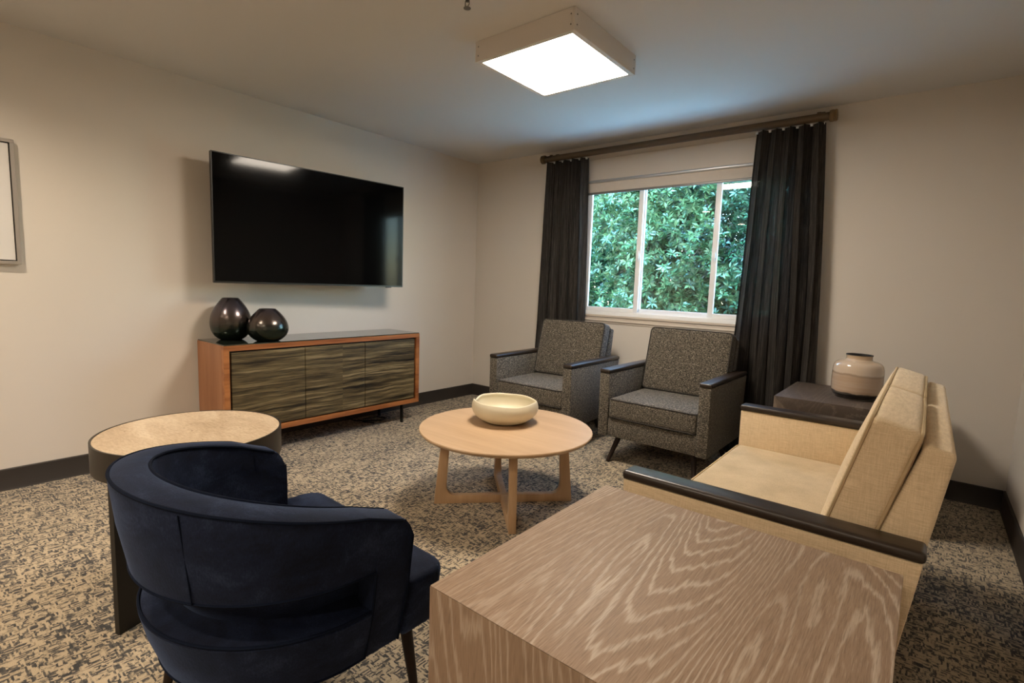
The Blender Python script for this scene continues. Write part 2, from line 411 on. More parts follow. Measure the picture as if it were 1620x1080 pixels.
def sweep(path, section, closed_section=True, caps=True, bm=None):
    """path: list of (point, outward normal); section(k, f) -> list of (offset along normal, z)"""
    t = bm or B(); rings = []; n = len(path)
    for k, (p, nn) in enumerate(path):
        rings.append([t.verts.new((p[0] + nn[0] * o, p[1] + nn[1] * o, z)) for o, z in section(k, k / (n - 1))])
    for p, q in zip(rings, rings[1:]):
        m_ = len(p)
        for i in range(m_ if closed_section else m_ - 1): t.faces.new((p[i], p[(i + 1) % m_], q[(i + 1) % m_], q[i]))
    if caps and closed_section: t.faces.new(rings[0][::-1]); t.faces.new(rings[-1])
    return t
def copy_tree(o, parent=None):
    c = o.copy(); COL.objects.link(c); c.parent = parent
    for ch in [x for x in bpy.data.objects if x.parent == o]: copy_tree(ch, c)
    return c

# ------------------------------------------------------------------ room shell
RX, RB, H = 4.24, -7.6, 2.44
WX0, WX1, WZ0, WZ1 = 1.315, 3.03, .965, 2.20      # window opening
tag(obj('floor', box(-.15, RX + .15, RB - .15, .15, -.12, 0), M['carpet'], smooth=False), kind='structure')
tag(obj('ceiling', box(-.15, RX + .15, RB - .15, .15, H, H + .25), M['ceiling'], smooth=False), kind='structure')
tag(obj('wall_left', box(-.15, 0, RB - .15, .15, 0, H), M['wall'], smooth=False), kind='structure')
tag(obj('wall_right', box(RX, RX + .15, RB - .15, .15, 0, H), M['wall'], smooth=False), kind='structure')
tag(obj('wall_back', box(0, RX, RB - .15, RB, 0, H), M['wall'], smooth=False), kind='structure')
b = B()
bx(b, 0, WX0, 0, .15, 0, H); bx(b, WX1, RX, 0, .15, 0, H); bx(b, WX0, WX1, 0, .15, 0, WZ0); bx(b, WX0, WX1, 0, .15, WZ1, H)
bmesh.ops.remove_doubles(b, verts=b.verts[:], dist=1e-5)
tag(obj('wall_window', b, M['wall'], smooth=False), kind='structure')
BH, BT = .118, .011
def baseprof(s=1): return [(0, 0), (s * (BT + .006), 0), (s * BT, .012), (s * BT, BH - .004), (s * (BT - .004), BH), (0, BH)]
tag(obj('baseboard_left', prism(baseprof(), 'y', RB, 0), M['base']), kind='structure')
tag(obj('baseboard_right', xf(prism(baseprof(-1), 'y', RB, 0), Matrix.Translation((RX, 0, 0))), M['base']), kind='structure')
tag(obj('baseboard_window', prism(baseprof(-1), 'x', BT, RX - BT), M['base']), kind='structure')
tag(obj('baseboard_back', xf(prism(baseprof(1), 'x', BT, RX - BT), Matrix.Translation((0, RB, 0))), M['base']), kind='structure')

# window
win = thing('window_1', 'white vinyl three-pane sliding window looking onto green foliage', 'window', (0, 0, 0), kind='structure')
FY0, FY1 = -.004, .075; fw = .034
obj('frame', bx(bx(bx(box(WX0, WX0 + fw, FY0, FY1, WZ0, WZ1, .003), WX1 - fw, WX1, FY0, FY1, WZ0, WZ1, .003), WX0, WX1, FY0, FY1, WZ0, WZ0 + .034, .003), WX0, WX1, FY0, FY1, WZ1 - fw, WZ1, .003), M['vinyl'], win)
obj('bottom_track', bx(bx(box(WX0 + fw, WX1 - fw, .018, .024, WZ0 + .034, WZ0 + .044), WX0 + fw, WX1 - fw, .045, .050, WZ0 + .034, WZ0 + .044), WX0 + fw, WX1 - fw, .066, .072, WZ0 + .034, WZ0 + .046), M['vinyl'], win)
ML, MR = 1.865, 2.475
for nm, x0, x1, y, lockx in (('sliding_sash', WX0 + fw, ML + .012, .022, 1), ('sliding_sash', MR - .012, WX1 - fw, .022, -1), ('fixed_sash', ML - .015, MR + .015, .052, 0)):
    z0, z1 = WZ0 + .036, WZ1 - fw; w = .040 if lockx else .034; yy0, yy1 = y - .012, y + .012
    s = obj(nm, bx(bx(bx(box(x0, x0 + w, yy0, yy1, z0, z1, .002), x1 - w, x1, yy0, yy1, z0, z1, .002), x0 + w, x1 - w, yy0, yy1, z0, z0 + .034, .002), x0 + w, x1 - w, yy0, yy1, z1 - .034, z1, .002), M['vinyl'], win)
    obj('pane', box(x0 + w - .004, x1 - w + .004, y - .002, y + .002, z0 + .03, z1 - .03), M['glass'], s, smooth=False)
    if lockx:
        lx = x1 - w / 2 if lockx > 0 else x0 + w / 2
        lb = box(lx - .010, lx + .010, y - .022, y - .012, 1.43, 1.52, .003); bx(lb, lx - .006, lx + .016, y - .034, y - .020, 1.455, 1.495, .003)
        obj('latch', lb, M['vinyl'], s)
tag(obj('trim_1', prism([(0, .965), (-.022, .965), (-.022, .950), (-.013, .944), (-.013, .925), (-.017, .920), (-.017, .912), (-.008, .905), (-.008, .895), (0, .892)], 'x', WX0 - .05, WX1 + .05), M['trim'], sharp=20), kind='structure')

# ------------------------------------------------------------------ ceiling fixtures
def square_fixture(label, c, mat=M['panel']):
    t = thing('ceiling_light', label, 'ceiling light', (c[0], c[1], H))
    h, d, q = .302, .100, .275
    b = B()
    for x0, x1, y0, y1 in ((-h, -h + .012, -h, h), (h - .012, h, -h, h), (-h + .012, h - .012, -h, -h + .012), (-h + .012, h - .012, h - .012, h)):
        bx(b, x0, x1, y0, y1, -d, 0, .0012, 1)
    obj('housing', b, M['white_metal'], t)
    b = B()
    for x0, x1, y0, y1 in ((-h + .012, -q, -h + .012, h - .012), (q, h - .012, -h + .012, h - .012), (-q, q, -h + .012, -q), (-q, q, q, h - .012)):
        bx(b, x0, x1, y0, y1, -d + .001, -d + .006)
    obj('trim_ring', b, M['white_metal'], t)
    obj('lens', box(-q, q, -q, q, -d + .003, -d + .009), mat, t, smooth=False)
    for sx in (-1, 1):
        for z in (-.028, -.072):
            for ax in (0, 1):
                s = lathe([(.0035, 0), (.0035, .0015), (.002, .0025)], 10)
                R = Matrix.Rotation(math.radians(90), 4, 'X') if ax == 0 else Matrix.Rotation(math.radians(90), 4, 'Y')
                P = Vector((sx * (h - .02), -h, z)) if ax == 0 else Vector((h, sx * (h - .02), z))
                obj('screw', xf(s, Matrix.Translation(P) @ R), M['screw'], t)
    return t
square_fixture('square white surface-mounted ceiling light with glowing panel', (2.152, -1.705))
def downlight(x, y, label):
    t = thing('downlight', label, 'downlight', (x, y, H), group='recessed downlights')
    obj('trim_ring', lathe([(.062, 0), (.085, 0), (.083, -.006), (.064, -.004), (.062, 0)], 28, cap=False), M['white_metal'], t)
    obj('lens', lathe([(.062, -.001), (.062, -.003)], 28), M['down'], t)
    ld = bpy.data.lights.new('downlight_lamp', 'SPOT'); ld.energy = DOWN[1]; ld.color = (1.0, .83, .64); ld.spot_size = math.radians(150); ld.spot_blend = .75; ld.shadow_soft_size = .05
    lo = bpy.data.objects.new('lamp', ld); COL.objects.link(lo); lo.parent = t; lo.location = (0, 0, -.012)
for x, y in ((.95, -4.08), (1.0, -5.9), (2.45, -4.85), (2.45, -5.9), (3.6, -5.6)):
    downlight(x, y, 'round recessed ceiling downlight behind the viewer')
spk = thing('fire_sprinkler', 'small metal fire sprinkler head hanging from the ceiling', 'sprinkler', (2.118, -2.345, H))
obj('escutcheon', lathe([(.034, 0), (.034, -.004), (.016, -.012), (.012, -.012)], 24), M['white_metal'], spk)
b = lathe([(.009, -.012), (.009, -.026), (.005, -.028)], 12); tube([(-.011, 0, -.022), (-.012, 0, -.038), (0, 0, -.05)], .0022, 6, bm=b); tube([(.011, 0, -.022), (.012, 0, -.038), (0, 0, -.05)], .0022, 6, bm=b)
obj('yoke', b, M['screw'], spk)
obj('deflector', lathe([(.004, -.048), (.016, -.052), (.016, -.054), (.003, -.055)], 16), M['screw'], spk)

# ------------------------------------------------------------------ roller shade, rod, curtains
t = thing('roller_shade', 'beige roller shade drawn slightly down over the window', 'window shade', (0, 0, 0))
SX0, SX1 = 1.26, 3.08
obj('fascia', prism([(-.001, 2.315), (-.012, 2.315), (-.015, 2.310), (-.015, 2.132), (-.012, 2.128), (-.001, 2.128)], 'x', SX0, SX1), M['fascia'], t, 25)
obj('fascia_lip', prism([(-.006, 2.128), (-.020, 2.134), (-.026, 2.126), (-.024, 2.112), (-.006, 2.108)], 'x', SX0, SX1, .002), M['lip'], t)
obj('shade_cloth', box(SX0 + .01, SX1 - .01, -.012, -.009, 2.03, 2.128), M['shade'], t, smooth=False)
obj('hem_bar', box(SX0 + .01, SX1 - .01, -.016, -.006, 2.012, 2.032, .003), M['hem'], t)
ROD_Y, ROD_Z, ROD_R = -.098, 2.352, .0255
rod = thing('curtain_rod', 'thick brown curtain rod above the window', 'curtain rod', (2.06, ROD_Y, ROD_Z))
def lathe_x(prof, **k): return xf(lathe(prof, **k), Matrix.Rotation(math.radians(90), 4, 'Y'))
obj('pole', lathe_x([(ROD_R, -1.125), (ROD_R, 1.125)], seg=24), M['rod'], rod)
for sgn in (-1, 1):
    p = [(.027, 1.120), (.035, 1.122), (.037, 1.128), (.037, 1.142), (.034, 1.146), (.037, 1.150), (.037, 1.158), (.033, 1.163)]
    obj('finial', lathe_x([(r, sgn * z) for r, z in (p if sgn > 0 else p)], seg=24), M['finial'], rod)
for xx in (-1.06, 1.06):
    obj('bracket', bx(bx(box(xx - .012, xx + .012, -.004, -ROD_Y - .006, .018, .030, .001), xx - .018, xx + .018, -ROD_Y - .006, -ROD_Y, -.03, .06, .001), xx - .012, xx + .012, -.010, .010, .020, .032), M['rod'], rod)
def curtain(label, xt0, xt1, xb0, xb1, folds, ph):
    cx = (xt0 + xt1) / 2
    t = thing('drawn_curtain', label, 'curtain', (cx, ROD_Y, 0), group='charcoal curtains')
    NX, NZ = folds * 16, 44; zt, zb = 2.318, .012; bm = B(); g = []
    for j in range(NZ + 1):
        f = j / NZ; z = zt + (zb - zt) * f; row = []
        for i in range(NX + 1):
            u = i / NX; e = f ** .9
            x = (xt0 + (xt1 - xt0) * u) * (1 - e) + (xb0 + (xb1 - xb0) * u) * e
            a = u * folds * 2 * math.pi + ph + .5 * math.sin(3.1 * f + u * 5) * f
            amp = (.030 + .008 * math.sin(u * 9 + 1)) * (1 + .12 * f)
            y = amp * math.sin(a) + .006 * math.sin(2 * a + f * 6)
            x += .010 * math.sin(2 * a) + .012 * math.sin(f * 5 + u * 7) * f
            row.append(bm.verts.new((x - cx, y, z)))
        g.append(row)
    for j in range(NZ):
        for i in range(NX): bm.faces.new((g[j][i], g[j][i + 1], g[j + 1][i + 1], g[j + 1][i]))
    obj('drape', bm, M['curtain'], t, 180)
    for k in range(folds + 1):
        u = min(.985, max(.015, (k + .12) / folds)); x = xt0 + (xt1 - xt0) * u - cx
        obj('glide', box(x - .008, x + .008, .002, .016, zt - .012, zt + .003, .002), M['white_plastic'], t)
curtain('dark charcoal curtain hanging at the left side of the window', .935, 1.375, .865, 1.445, 5, 1.2)
curtain('dark charcoal curtain hanging at the right side of the window, nearer the jar', 2.735, 3.155, 2.665, 3.275, 5, .4)

# ------------------------------------------------------------------ television
tv = thing('television', 'large black flat television mounted on the left wall', 'television', (.2564, -1.9444, 1.5628))
tv.rotation_euler = (0, .002, -.069)
tw, th = .724, .414
obj('casing', bx(box(-.030, -.004, -tw, tw, -th, th, .003), -.055, -.030, -tw * .72, tw * .72, -th * .8, th * .45, .008), M['tv_body'], tv)
obj('bezel', bx(bx(bx(box(-.004, .002, -tw, tw, th - .006, th), -.004, .002, -tw, tw, -th, -th + .012), -.004, .002, -tw, -tw + .006, -th + .012, th - .006), -.004, .002, tw - .006, tw, -th + .012, th - .006), M['tv_body'], tv)
obj('screen', box(-.004, .0005, -tw + .006, tw - .006, -th + .012, th - .006), M['tv_screen'], tv, smooth=False)
obj('sensor', box(-.012, .001, tw - .16, tw - .11, -th - .006, -th, .001), M['tv_body'], tv)
obj('wall_bracket', bx(bx(bx(box(-.215, -.203, -.30, .30, -.16, .16, .002), -.203, -.055, -.20, -.17, -.14, .14, .002), -.203, -.055, .17, .20, -.14, .14, .002), -.075, -.055, -.30, .30, -.05, .05, .002), M['steel_black'], tv)

# ------------------------------------------------------------------ sideboard
CY0, CY1, CX0, CX1, CZ0, CZ1 = -2.712, -1.137, .022, .437, .168, .762
cab = thing('sideboard', 'low wooden sideboard with three dark banded doors and black legs', 'sideboard', (CX0, (CY0 + CY1) / 2, 0))
D, HW = CX1 - CX0, (CY1 - CY0) / 2; ft = .034
obj('top_board', prism([(-HW, CZ1), (HW, CZ1), (HW - ft, CZ1 - ft), (-HW + ft, CZ1 - ft)], 'x', 0, D, .001, 1), M['cab_wood'], cab)
obj('bottom_board', prism([(-HW, CZ0), (HW, CZ0), (HW - ft, CZ0 + ft), (-HW + ft, CZ0 + ft)], 'x', 0, D, .001, 1), M['cab_wood'], cab)
for s in (-1, 1):
    obj('side_board', prism([(s * HW, CZ0), (s * HW, CZ1), (s * (HW - ft), CZ1 - ft), (s * (HW - ft), CZ0 + ft)], 'x', 0, D - .034, .001, 1), M['cab_side'], cab)
    obj('front_edging', prism([(s * HW, CZ0), (s * HW, CZ1), (s * (HW - ft), CZ1 - ft), (s * (HW - ft), CZ0 + ft)], 'x', D - .034, D, .001, 1), M['cab_wood'], cab)
obj('carcass', box(.006, D - .030, -HW + ft - .001, HW - ft + .001, CZ0 + ft - .001, CZ1 - ft + .001), M['black'], cab, smooth=False)
iw = 2 * (HW - ft) - .024; dw = iw / 3
for k in range(3):
    y0 = -HW + ft + .012 + k * dw
    obj('door', box(D - .028, D - .008, y0 + .002, y0 + dw - .002, CZ0 + ft + .010, CZ1 - ft - .012, .0015, 1), M['veneer'], cab)
obj('glass_top', box(.002, D - .004, -HW + .003, HW - .003, CZ1, CZ1 + .007, .001, 1), M['cab_glass'], cab)
for y in (-HW + .14, HW - .14):
    for x in (.05, D - .055):
        obj('leg', box(x - .014, x + .014, y - .007, y + .007, 0, CZ0, .001, 1), M['steel_black'], cab)
    obj('leg_rail', box(.05, D - .055, y - .007, y + .007, CZ0 - .014, CZ0, .001, 1), M['steel_black'], cab)
tag(obj('power_cord', tube([(.03, -1.62, .14), (.05, -1.60, .04), (.10, -1.55, .008), (.18, -1.45, .007), (.24, -1.38, .007), (.20, -1.30, .007), (.12, -1.34, .007), (.10, -1.46, .007), (.17, -1.52, .007), (.26, -1.47, .007)], .006, 8), M['cord']), 'black power cord lying on the carpet under the sideboard', 'power cord')

# vases on the sideboard
def vase(label, loc, prof, name='vase'):
    t = thing(name, label, 'vase', loc, group='dark lustre vases on the sideboard')
    obj('body', lathe(prof, 64, cap=False), M['lustre'], t, 60)
    r, z = prof[-1]
    obj('mouth', lathe([(r, z), (r - .004, z + .001), (r - .008, z - .004), (r - .006, z - .05), (.001, z - .055)], 48, cap=False), M['black'], t, 60)
def prof_pts(pts, n=7):
    """smooth a coarse (r,z) profile with a Catmull-Rom spline"""
    out = []; P = [pts[0]] + pts + [pts[-1]]
    for i in range(1, len(P) - 2):
        p0, p1, p2, p3 = P[i - 1], P[i], P[i + 1], P[i + 2]
        for k in range(n):
            s = k / n
            out.append(tuple(.5 * (2 * p1[j] + (p2[j] - p0[j]) * s + (2 * p0[j] - 5 * p1[j] + 4 * p2[j] - p3[j]) * s * s + (-p0[j] + 3 * p1[j] - 3 * p2[j] + p3[j]) * s ** 3) for j in (0, 1)))
    return out + [pts[-1]]
TOPZ = CZ1 + .007
vase('taller egg-shaped dark lustre vase on the sideboard', (.145, -2.545, TOPZ), prof_pts([(.001, 0), (.058, 0), (.090, .018), (.114, .050), (.125, .088), (.126, .126), (.118, .168), (.100, .210), (.074, .250), (.050, .280)]))
vase('shorter squat dark lustre vase on the sideboard', (.345, -2.392, TOPZ), prof_pts([(.001, 0), (.060, 0), (.092, .016), (.118, .044), (.129, .074), (.129, .100), (.120, .130), (.101, .162), (.075, .194), (.052, .216)]))

# ------------------------------------------------------------------ picture on the left wall
pic = thing('framed_picture', 'pale framed picture in a thin brushed metal frame on the left wall', 'picture', (0, -4.045, 1.54))
ph_, pw_, fr_ = .320, .50, .017
obj('frame', bx(bx(bx(box(.004, .036, -pw_, pw_, ph_ - fr_, ph_, .001, 1), .004, .036, -pw_, pw_, -ph_, -ph_ + fr_, .001, 1), .004, .036, -pw_, -pw_ + fr_, -ph_ + fr_, ph_ - fr_, .001, 1), .004, .036, pw_ - fr_, pw_, -ph_ + fr_, ph_ - fr_, .001, 1), M['frame_metal'], pic)
obj('shadow_gap', box(.004, .018, -pw_ + fr_, pw_ - fr_, -ph_ + fr_, ph_ - fr_), M['black'], pic, smooth=False)
obj('print', box(.018, .026, -pw_ + fr_ + .005, pw_ - fr_ - .005, -ph_ + fr_ + .005, ph_ - fr_ - .005), M['art'], pic, smooth=False)

# ------------------------------------------------------------------ coffee table and bowl
ct = thing('coffee_table', 'round pale wood coffee table with crossed frame legs', 'coffee table', (2.055, -1.905, 0), math.radians(1.5))
CTZ = .426
obj('tabletop', lathe([(.001, CTZ - .030), (.435, CTZ - .030), (.463, CTZ - .020), (.471, CTZ - .010), (.472, CTZ - .004), (.469, CTZ), (.001, CTZ)], 96), M['ash_y'], ct, 25)
prof = [(.018, 0), (.385, 0), (.347, CTZ - .030), (.302, CTZ - .030), (.318, .10)]
for k in range(1, 6):
    a = math.radians(90 * k / 6); prof.append((.318 - .042 * (1 - math.cos(a)), .10 - .052 * math.sin(a)))
prof += [(.27, .046), (.018, .046)]
for k in range(4):
    obj('leg', xf(prism(prof, 'y', -.019, .019, .0025, 2), Matrix.Rotation(math.radians(45 + 90 * k), 4, 'Z')), M['ash_z'], ct)
obj('hub', box(-.019, .019, -.019, .019, 0.0, .046), M['ash_z'], ct).rotation_euler = (0, 0, math.radians(45))

bow = prof_pts([(.001, 0), (.085, 0), (.126, .010), (.168, .038), (.187, .070), (.188, .096), (.180, .120), (.174, .122), (.171, .114), (.173, .092), (.158, .050), (.105, .020), (.001, .014)], 5)
def bowlfn(k, a, r, z):
    h = max(0, (z - .06) / .06)
    wv = .003 * math.sin(3 * a + 1.0) + .0025 * math.sin(5 * a + .4)
    d = (a - math.radians(205) + math.pi) % (2 * math.pi) - math.pi
    wv -= .012 * math.exp(-(d / .13) ** 2) - .007 * math.exp(-((d + .42) / .26) ** 2)
    return r * (1 + .012 * math.sin(2 * a + 1) * h), z + wv * min(1, h) if z > .06 else z
tag(obj('bowl', lathe(bow, 96, fn=bowlfn, cap=False), M['bowl'], None, 60), 'cream ceramic bowl with a wavy rim on the coffee table', 'bowl').location = (1.972, -1.818, CTZ + .0005)

# ------------------------------------------------------------------ upholstered seats
def seat_unit(t, w, d, fab, seatfab, pipe, ncush, back_h=.875, az=.652, cap_mat=None, sh=0.0):
    aw, zb = .074, .188; hw = w / 2; ct_ = .028
    for s in (-1, 1):
        x0, x1 = sorted((s * hw, s * (hw - aw)))
        obj('arm', prism([(0.004, zb), (0, az - ct_), (d, az - ct_), (d - .055, zb)], 'x', x0 + .001, x1 - .001, .006, 2), fab, t)
        c = B(); c_ = cushion(aw / 2 + .002, d / 2 + .004, ct_ / 2, .011, (0, 0, .002), 4)
        obj('arm_cap', xf(c_, Matrix.Translation(((x0 + x1) / 2, d / 2, az - ct_ / 2))), M['cap'], t)
    iw = hw - aw
    obj('seat_rail', box(-iw, iw, .012, d - .12, zb + .002, .318, .006), fab, t)
    sc_ = cushion(iw - .003, (d - .17) / 2, .068, .022, (.0, .004, .010), 9)
    seat = obj('seat_cushion', xf(sc_, Matrix.Translation((0, .002 + (d - .17) / 2, .388))), seatfab, t)
    ring = rrect(iw - .006, (d - .17) / 2 - .002, .028)
    obj('piping', tube([(x, y + .002 + (d - .17) / 2, .449) for x, y in ring], .0045, 6, True), pipe, seat)
    obj('piping', tube([(x, y + .002 + (d - .17) / 2, .327) for x, y in ring], .0045, 6, True), pipe, seat)
    # leaning back slab
    k = d - .72
    obj('back_frame', prism([(.46 + k, zb + .004), (.655 + k, zb + .004), (.728 + k, .655), (.757 + k, back_h - .012), (.700 + k, back_h), (.63 + k, .64)], 'x', -iw + .002, iw - .002, .014, 4), fab, t)
    cw = 2 * iw / ncush
    lean = math.radians(-14.5)
    for q in range(ncush):
        cx = -iw + cw * (q + .5)
        hz = .236; c = cushion(cw / 2 - .003, .056, hz, .024, (.004, .016, .006), 9)
        Mx = Matrix.Translation((cx, .530 + k + sh + .056, .681)) @ Matrix.Rotation(lean, 4, 'X')
        bc = obj('back_cushion', xf(c, Mx), fab, t)
        rg = rrect(cw / 2 - .006, hz - .004, .030)
        for yy in (-.050, .050):
            obj('piping', tube([Mx @ Vector((x, yy, z)) for x, z in rg], .0045, 6, True), pipe, bc)
    for sx in (-1, 1):
        for fr, y0, y1 in ((1, .12, .035), (0, d - .20, d - .09)):
            obj('leg', leg_taper((sx * (hw - .12), y0, zb + .006), (sx * (hw - .075), y1, 0), .021, .0125), M['leg_wood'], t)

AC = 'armchairs by the window'
ac = thing('armchair', 'grey tweed armchair with dark wood arm caps below the left curtain', 'armchair', (1.503, -.993, 0), .023, AC)
seat_unit(ac, .757, .747, M['tweed'], M['tweed'], M['tweed_pipe'], 1)
c2 = copy_tree(ac); c2.location = (2.458, -.933, 0); c2.rotation_euler = (0, 0, -.004)
c2['label'] = 'grey tweed armchair with dark wood arm caps standing in front of the right curtain'
lv = thing('loveseat', 'oatmeal fabric loveseat with dark wood arm caps and two back cushions', 'loveseat', (3.120, -1.965, 0), math.radians(-90))
seat_unit(lv, 1.335, .722, M['linen'], M['chenille'], M['linen_pipe'], 2)

# ------------------------------------------------------------------ end tables
def end_table(label, loc, rz, hx, hy, hz, top, side, th_=.085):
    t = thing('end_table', label, 'end table', loc, rz, group='waterfall end tables')
    obj('top_panel', prism([(-hy, hz), (hy, hz), (hy - th_, hz - th_), (-hy + th_, hz - th_)], 'x', -hx, hx, .0022, 2), top, t)
    for s in (-1, 1):
        obj('side_panel', prism([(s * hy, 0), (s * hy, hz), (s * (hy - th_), hz - th_), (s * (hy - th_), 0)], 'x', -hx, hx, .0022, 2), side, t)
    obj('inner_shelf', box(-hx + .02, hx - .02, -hy + th_, hy - th_, .12, .15), side, t)
    return t
TZ = .62
end_table('limed brown oak cube end table in the foreground beside the loveseat', (3.455, -3.049, 0), 0, .355, .349, TZ, M['oak_top'], M['oak_side_shaded'])
end_table('dark smoked oak end table in the corner under the jar', (3.500, -.478, 0), math.radians(90), .330, .350, TZ, M['oak_dark_top'], M['oak_dark_side'])
jar = thing('jar', 'squat glossy beige ceramic jar with black base on the corner end table', 'jar', (3.512, -.495, TZ + .0006))
jp = prof_pts([(.001, 0), (.092, 0), (.103, .008), (.118, .024), (.125, .048), (.127, .080), (.127, .130), (.125, .172), (.117, .198), (.098, .213), (.074, .220), (.065, .226), (.064, .242), (.067, .249)], 6)
obj('body', lathe(jp, 72, cap=False), M['jar'], jar, 60)
obj('rim', lathe([(.067, .249), (.066, .253), (.060, .252), (.058, .245), (.058, .222)], 48, cap=False), M['black'], jar, 60)
obj('interior', lathe([(.058, .222), (.11, .17), (.11, .05), (.001, .03)], 48, cap=False), M['black'], jar, 60)

# ------------------------------------------------------------------ round travertine side table
st = thing('side_table', 'round travertine topped side table with dark metal rim and plate legs', 'side table', (1.700, -3.325, 0))
SZ, SR = .622, .303
obj('rim_band', lathe([(SR - .006, SZ - .10), (SR, SZ - .10), (SR, SZ), (SR - .006, SZ), (SR - .006, SZ - .012)], 96, cap=False), M['bronze'], st, 30)
obj('stone_top', lathe([(.001, SZ - .03), (SR - .006, SZ - .03), (SR - .006, SZ - .003), (SR - .008, SZ - .001), (.001, SZ - .001)], 96), M['travertine'], st, 30)
obj('under_plate', lathe([(.001, SZ - .10), (SR - .007, SZ - .10), (SR - .007, SZ - .092), (.001, SZ - .092)], 64), M['steel_black'], st, 30)
for a in (-69, 51, 171):
    obj('leg', xf(box(SR - .125, SR - .002, -.011, .011, 0, SZ - .095, .0012, 1), Matrix.Rotation(math.radians(a), 4, 'Z')), M['steel_black'], st)

# ------------------------------------------------------------------ navy barrel chair
bc = thing('barrel_chair', 'navy velvet barrel chair with an open slot in its curved back', 'armchair', (2.455, -3.347, 0), -.03)
# U-shaped path in local space: chair faces +y, back towards -y; points lie on the outer shell at z = .70
BRX, BRY, BL = .400, .388, .135
PATH = []
for i in range(12): PATH.append(((BRX, BL - BL * i / 12), (1, 0)))
for i in range(61):
    a = -math.pi * i / 60; n_ = Vector((BRY * math.cos(a), BRX * math.sin(a))).normalized()
    PATH.append(((BRX * math.cos(a), BRY * math.sin(a)), tuple(n_)))
for i in range(1, 13): PATH.append(((-BRX, BL * i / 12), (-1, 0)))
NP = len(PATH); TH = .085; ZB0, ZBT, ZS, ZSEAT = .255, .400, .505, .428
def rimz(f): return .615 + .128 * math.sin(math.pi * f) ** 1.2
def shell(z): return (z - .7) * .135 if z > ZBT else (z - .7) * .135 - (ZBT - z) * .12     # the shell flares outwards with height
def wall_section(z0, f):
    zt = rimz(f); o = shell; i_ = o(zt) - TH
    return [(o(z0), z0), (o((z0 + zt) / 2) + .005, (z0 + zt) / 2), (o(zt - .018) + .002, zt - .018), (o(zt) - .004, zt - .004), (o(zt) - .014, zt), (o(zt) - TH + .014, zt + .002), (i_ + .004, zt - .004), (i_, zt - .018),
            (i_ - .010, (z0 + zt) / 2), (i_ - .008, z0)]
SLOT0, SLOT1 = 9, NP - 10           # path indices between which the slot runs
obj('backrest', sweep(PATH[SLOT0:SLOT1 + 1], lambda k, f: wall_section(ZS, (k + SLOT0) / (NP - 1))), M['velvet'], bc, 40)
for a, b_ in ((0, SLOT0), (SLOT1, NP - 1)):
    def fsec(k, f, a=a):
        q = k + a; s = wall_section(ZB0, q / (NP - 1)); e = min(q, NP - 1 - q)
        if e < 3:      # the front edge of the arm rounds over
            zt = rimz(q / (NP - 1)); dz = (.042, .016, .004)[e]; s = [(o, min(z, zt - dz)) for o, z in s]
        return s
    obj('arm', sweep(PATH[a:b_ + 1], fsec), M['velvet'], bc, 40)
obj('base', sweep(PATH[SLOT0:SLOT1 + 1], lambda k, f: [(shell(ZB0), ZB0), (shell(.33) + .006, .33), (shell(ZBT) + .002, ZBT - .008), (shell(ZBT) - .008, ZBT), (-.085, ZBT - .004), (-.125, ZBT + .012), (-.160, ZBT + .05), (-.19, ZBT + .05), (-.19, ZB0)]), M['velvet'], bc, 50)
def ibsec(k, f):
    e = min(1, min(k, NP - 1 - k) / 14); e = e * e * (3 - 2 * e); i_ = shell(rimz(f)) - TH - .010
    return [(i_ + .005 - .040 * e, ZBT - .01), (i_ + .016, ZS - .01), (i_ + .016, ZS + .05), (i_ - .0015, ZS + .07), (i_ - .006, ZS + .01), (i_ - .006 - .055 * e, ZBT - .01)]
obj('inner_back', sweep(PATH, ibsec), M['velvet'], bc, 50)
sw = BRX + shell(ZSEAT) + .002; fy = .285; iw_ = BRX - TH - .045
plan = [(sw, BL + .004), (sw, fy - .06)] + [(sw - .06 + .06 * math.cos(t_), fy - .06 + .06 * math.sin(t_)) for t_ in (math.pi / 8, math.pi / 4, 3 * math.pi / 8)] + [(sw - .06, fy)]
half = plan + [(-x, y) for x, y in plan[::-1]]
half += [(-iw_, BL + .004)] + [(-iw_ * math.cos(t_), -iw_ * math.sin(t_) * .97) for t_ in np.linspace(0, math.pi, 25)] + [(iw_, BL + .004)]
seat = prism(half, 'z', ZB0 + .004, ZSEAT, .020, 3)
for v in seat.verts:      # the sides taper in towards the bottom, the top is crowned
    if v.co.y > BL: v.co.x *= 1 - (ZSEAT - v.co.z) * .42
    if v.co.z > ZSEAT - .004: v.co.z += .0
obj('seat', seat, M['velvet'], bc, 40)
def shell_line(i0, i1, which):
    pts = []
    for q in range(i0, i1 + 1):
        (p, n), f = PATH[q], q / (NP - 1); zt = rimz(f); o = shell(zt)
        off, z = {'outer': (o - .002, zt - .005), 'inner': (o - TH + .002, zt - .003), 'slot': (shell(ZS), ZS + .002), 'base': (shell(ZBT) - .001, ZBT - .001), 'foot': (shell(ZB0), ZB0 + .001)}[which]
        pts.append((p[0] + n[0] * off, p[1] + n[1] * off, z))
    return pts
for wch in ('outer', 'inner'): obj('piping', tube(shell_line(3, NP - 4, wch), .004, 6), M['velvet_pipe'], bc)
for wch in ('slot', 'base', 'foot'): obj('piping', tube(shell_line(SLOT0, SLOT1, wch), .0038, 6), M['velvet_pipe'], bc)
for q in (0, SLOT0, SLOT1, NP - 1):
    (p, n), f = PATH[q], q / (NP - 1); zt = rimz(f) - .045 if q in (0, NP - 1) else ZS
    obj('piping', tube([(p[0] + n[0] * (shell(z) + .003), p[1] + n[1] * (shell(z) + .003), z) for z in np.linspace(ZB0 + .003, zt, 9)], .0035, 6), M['velvet_pipe'], bc)
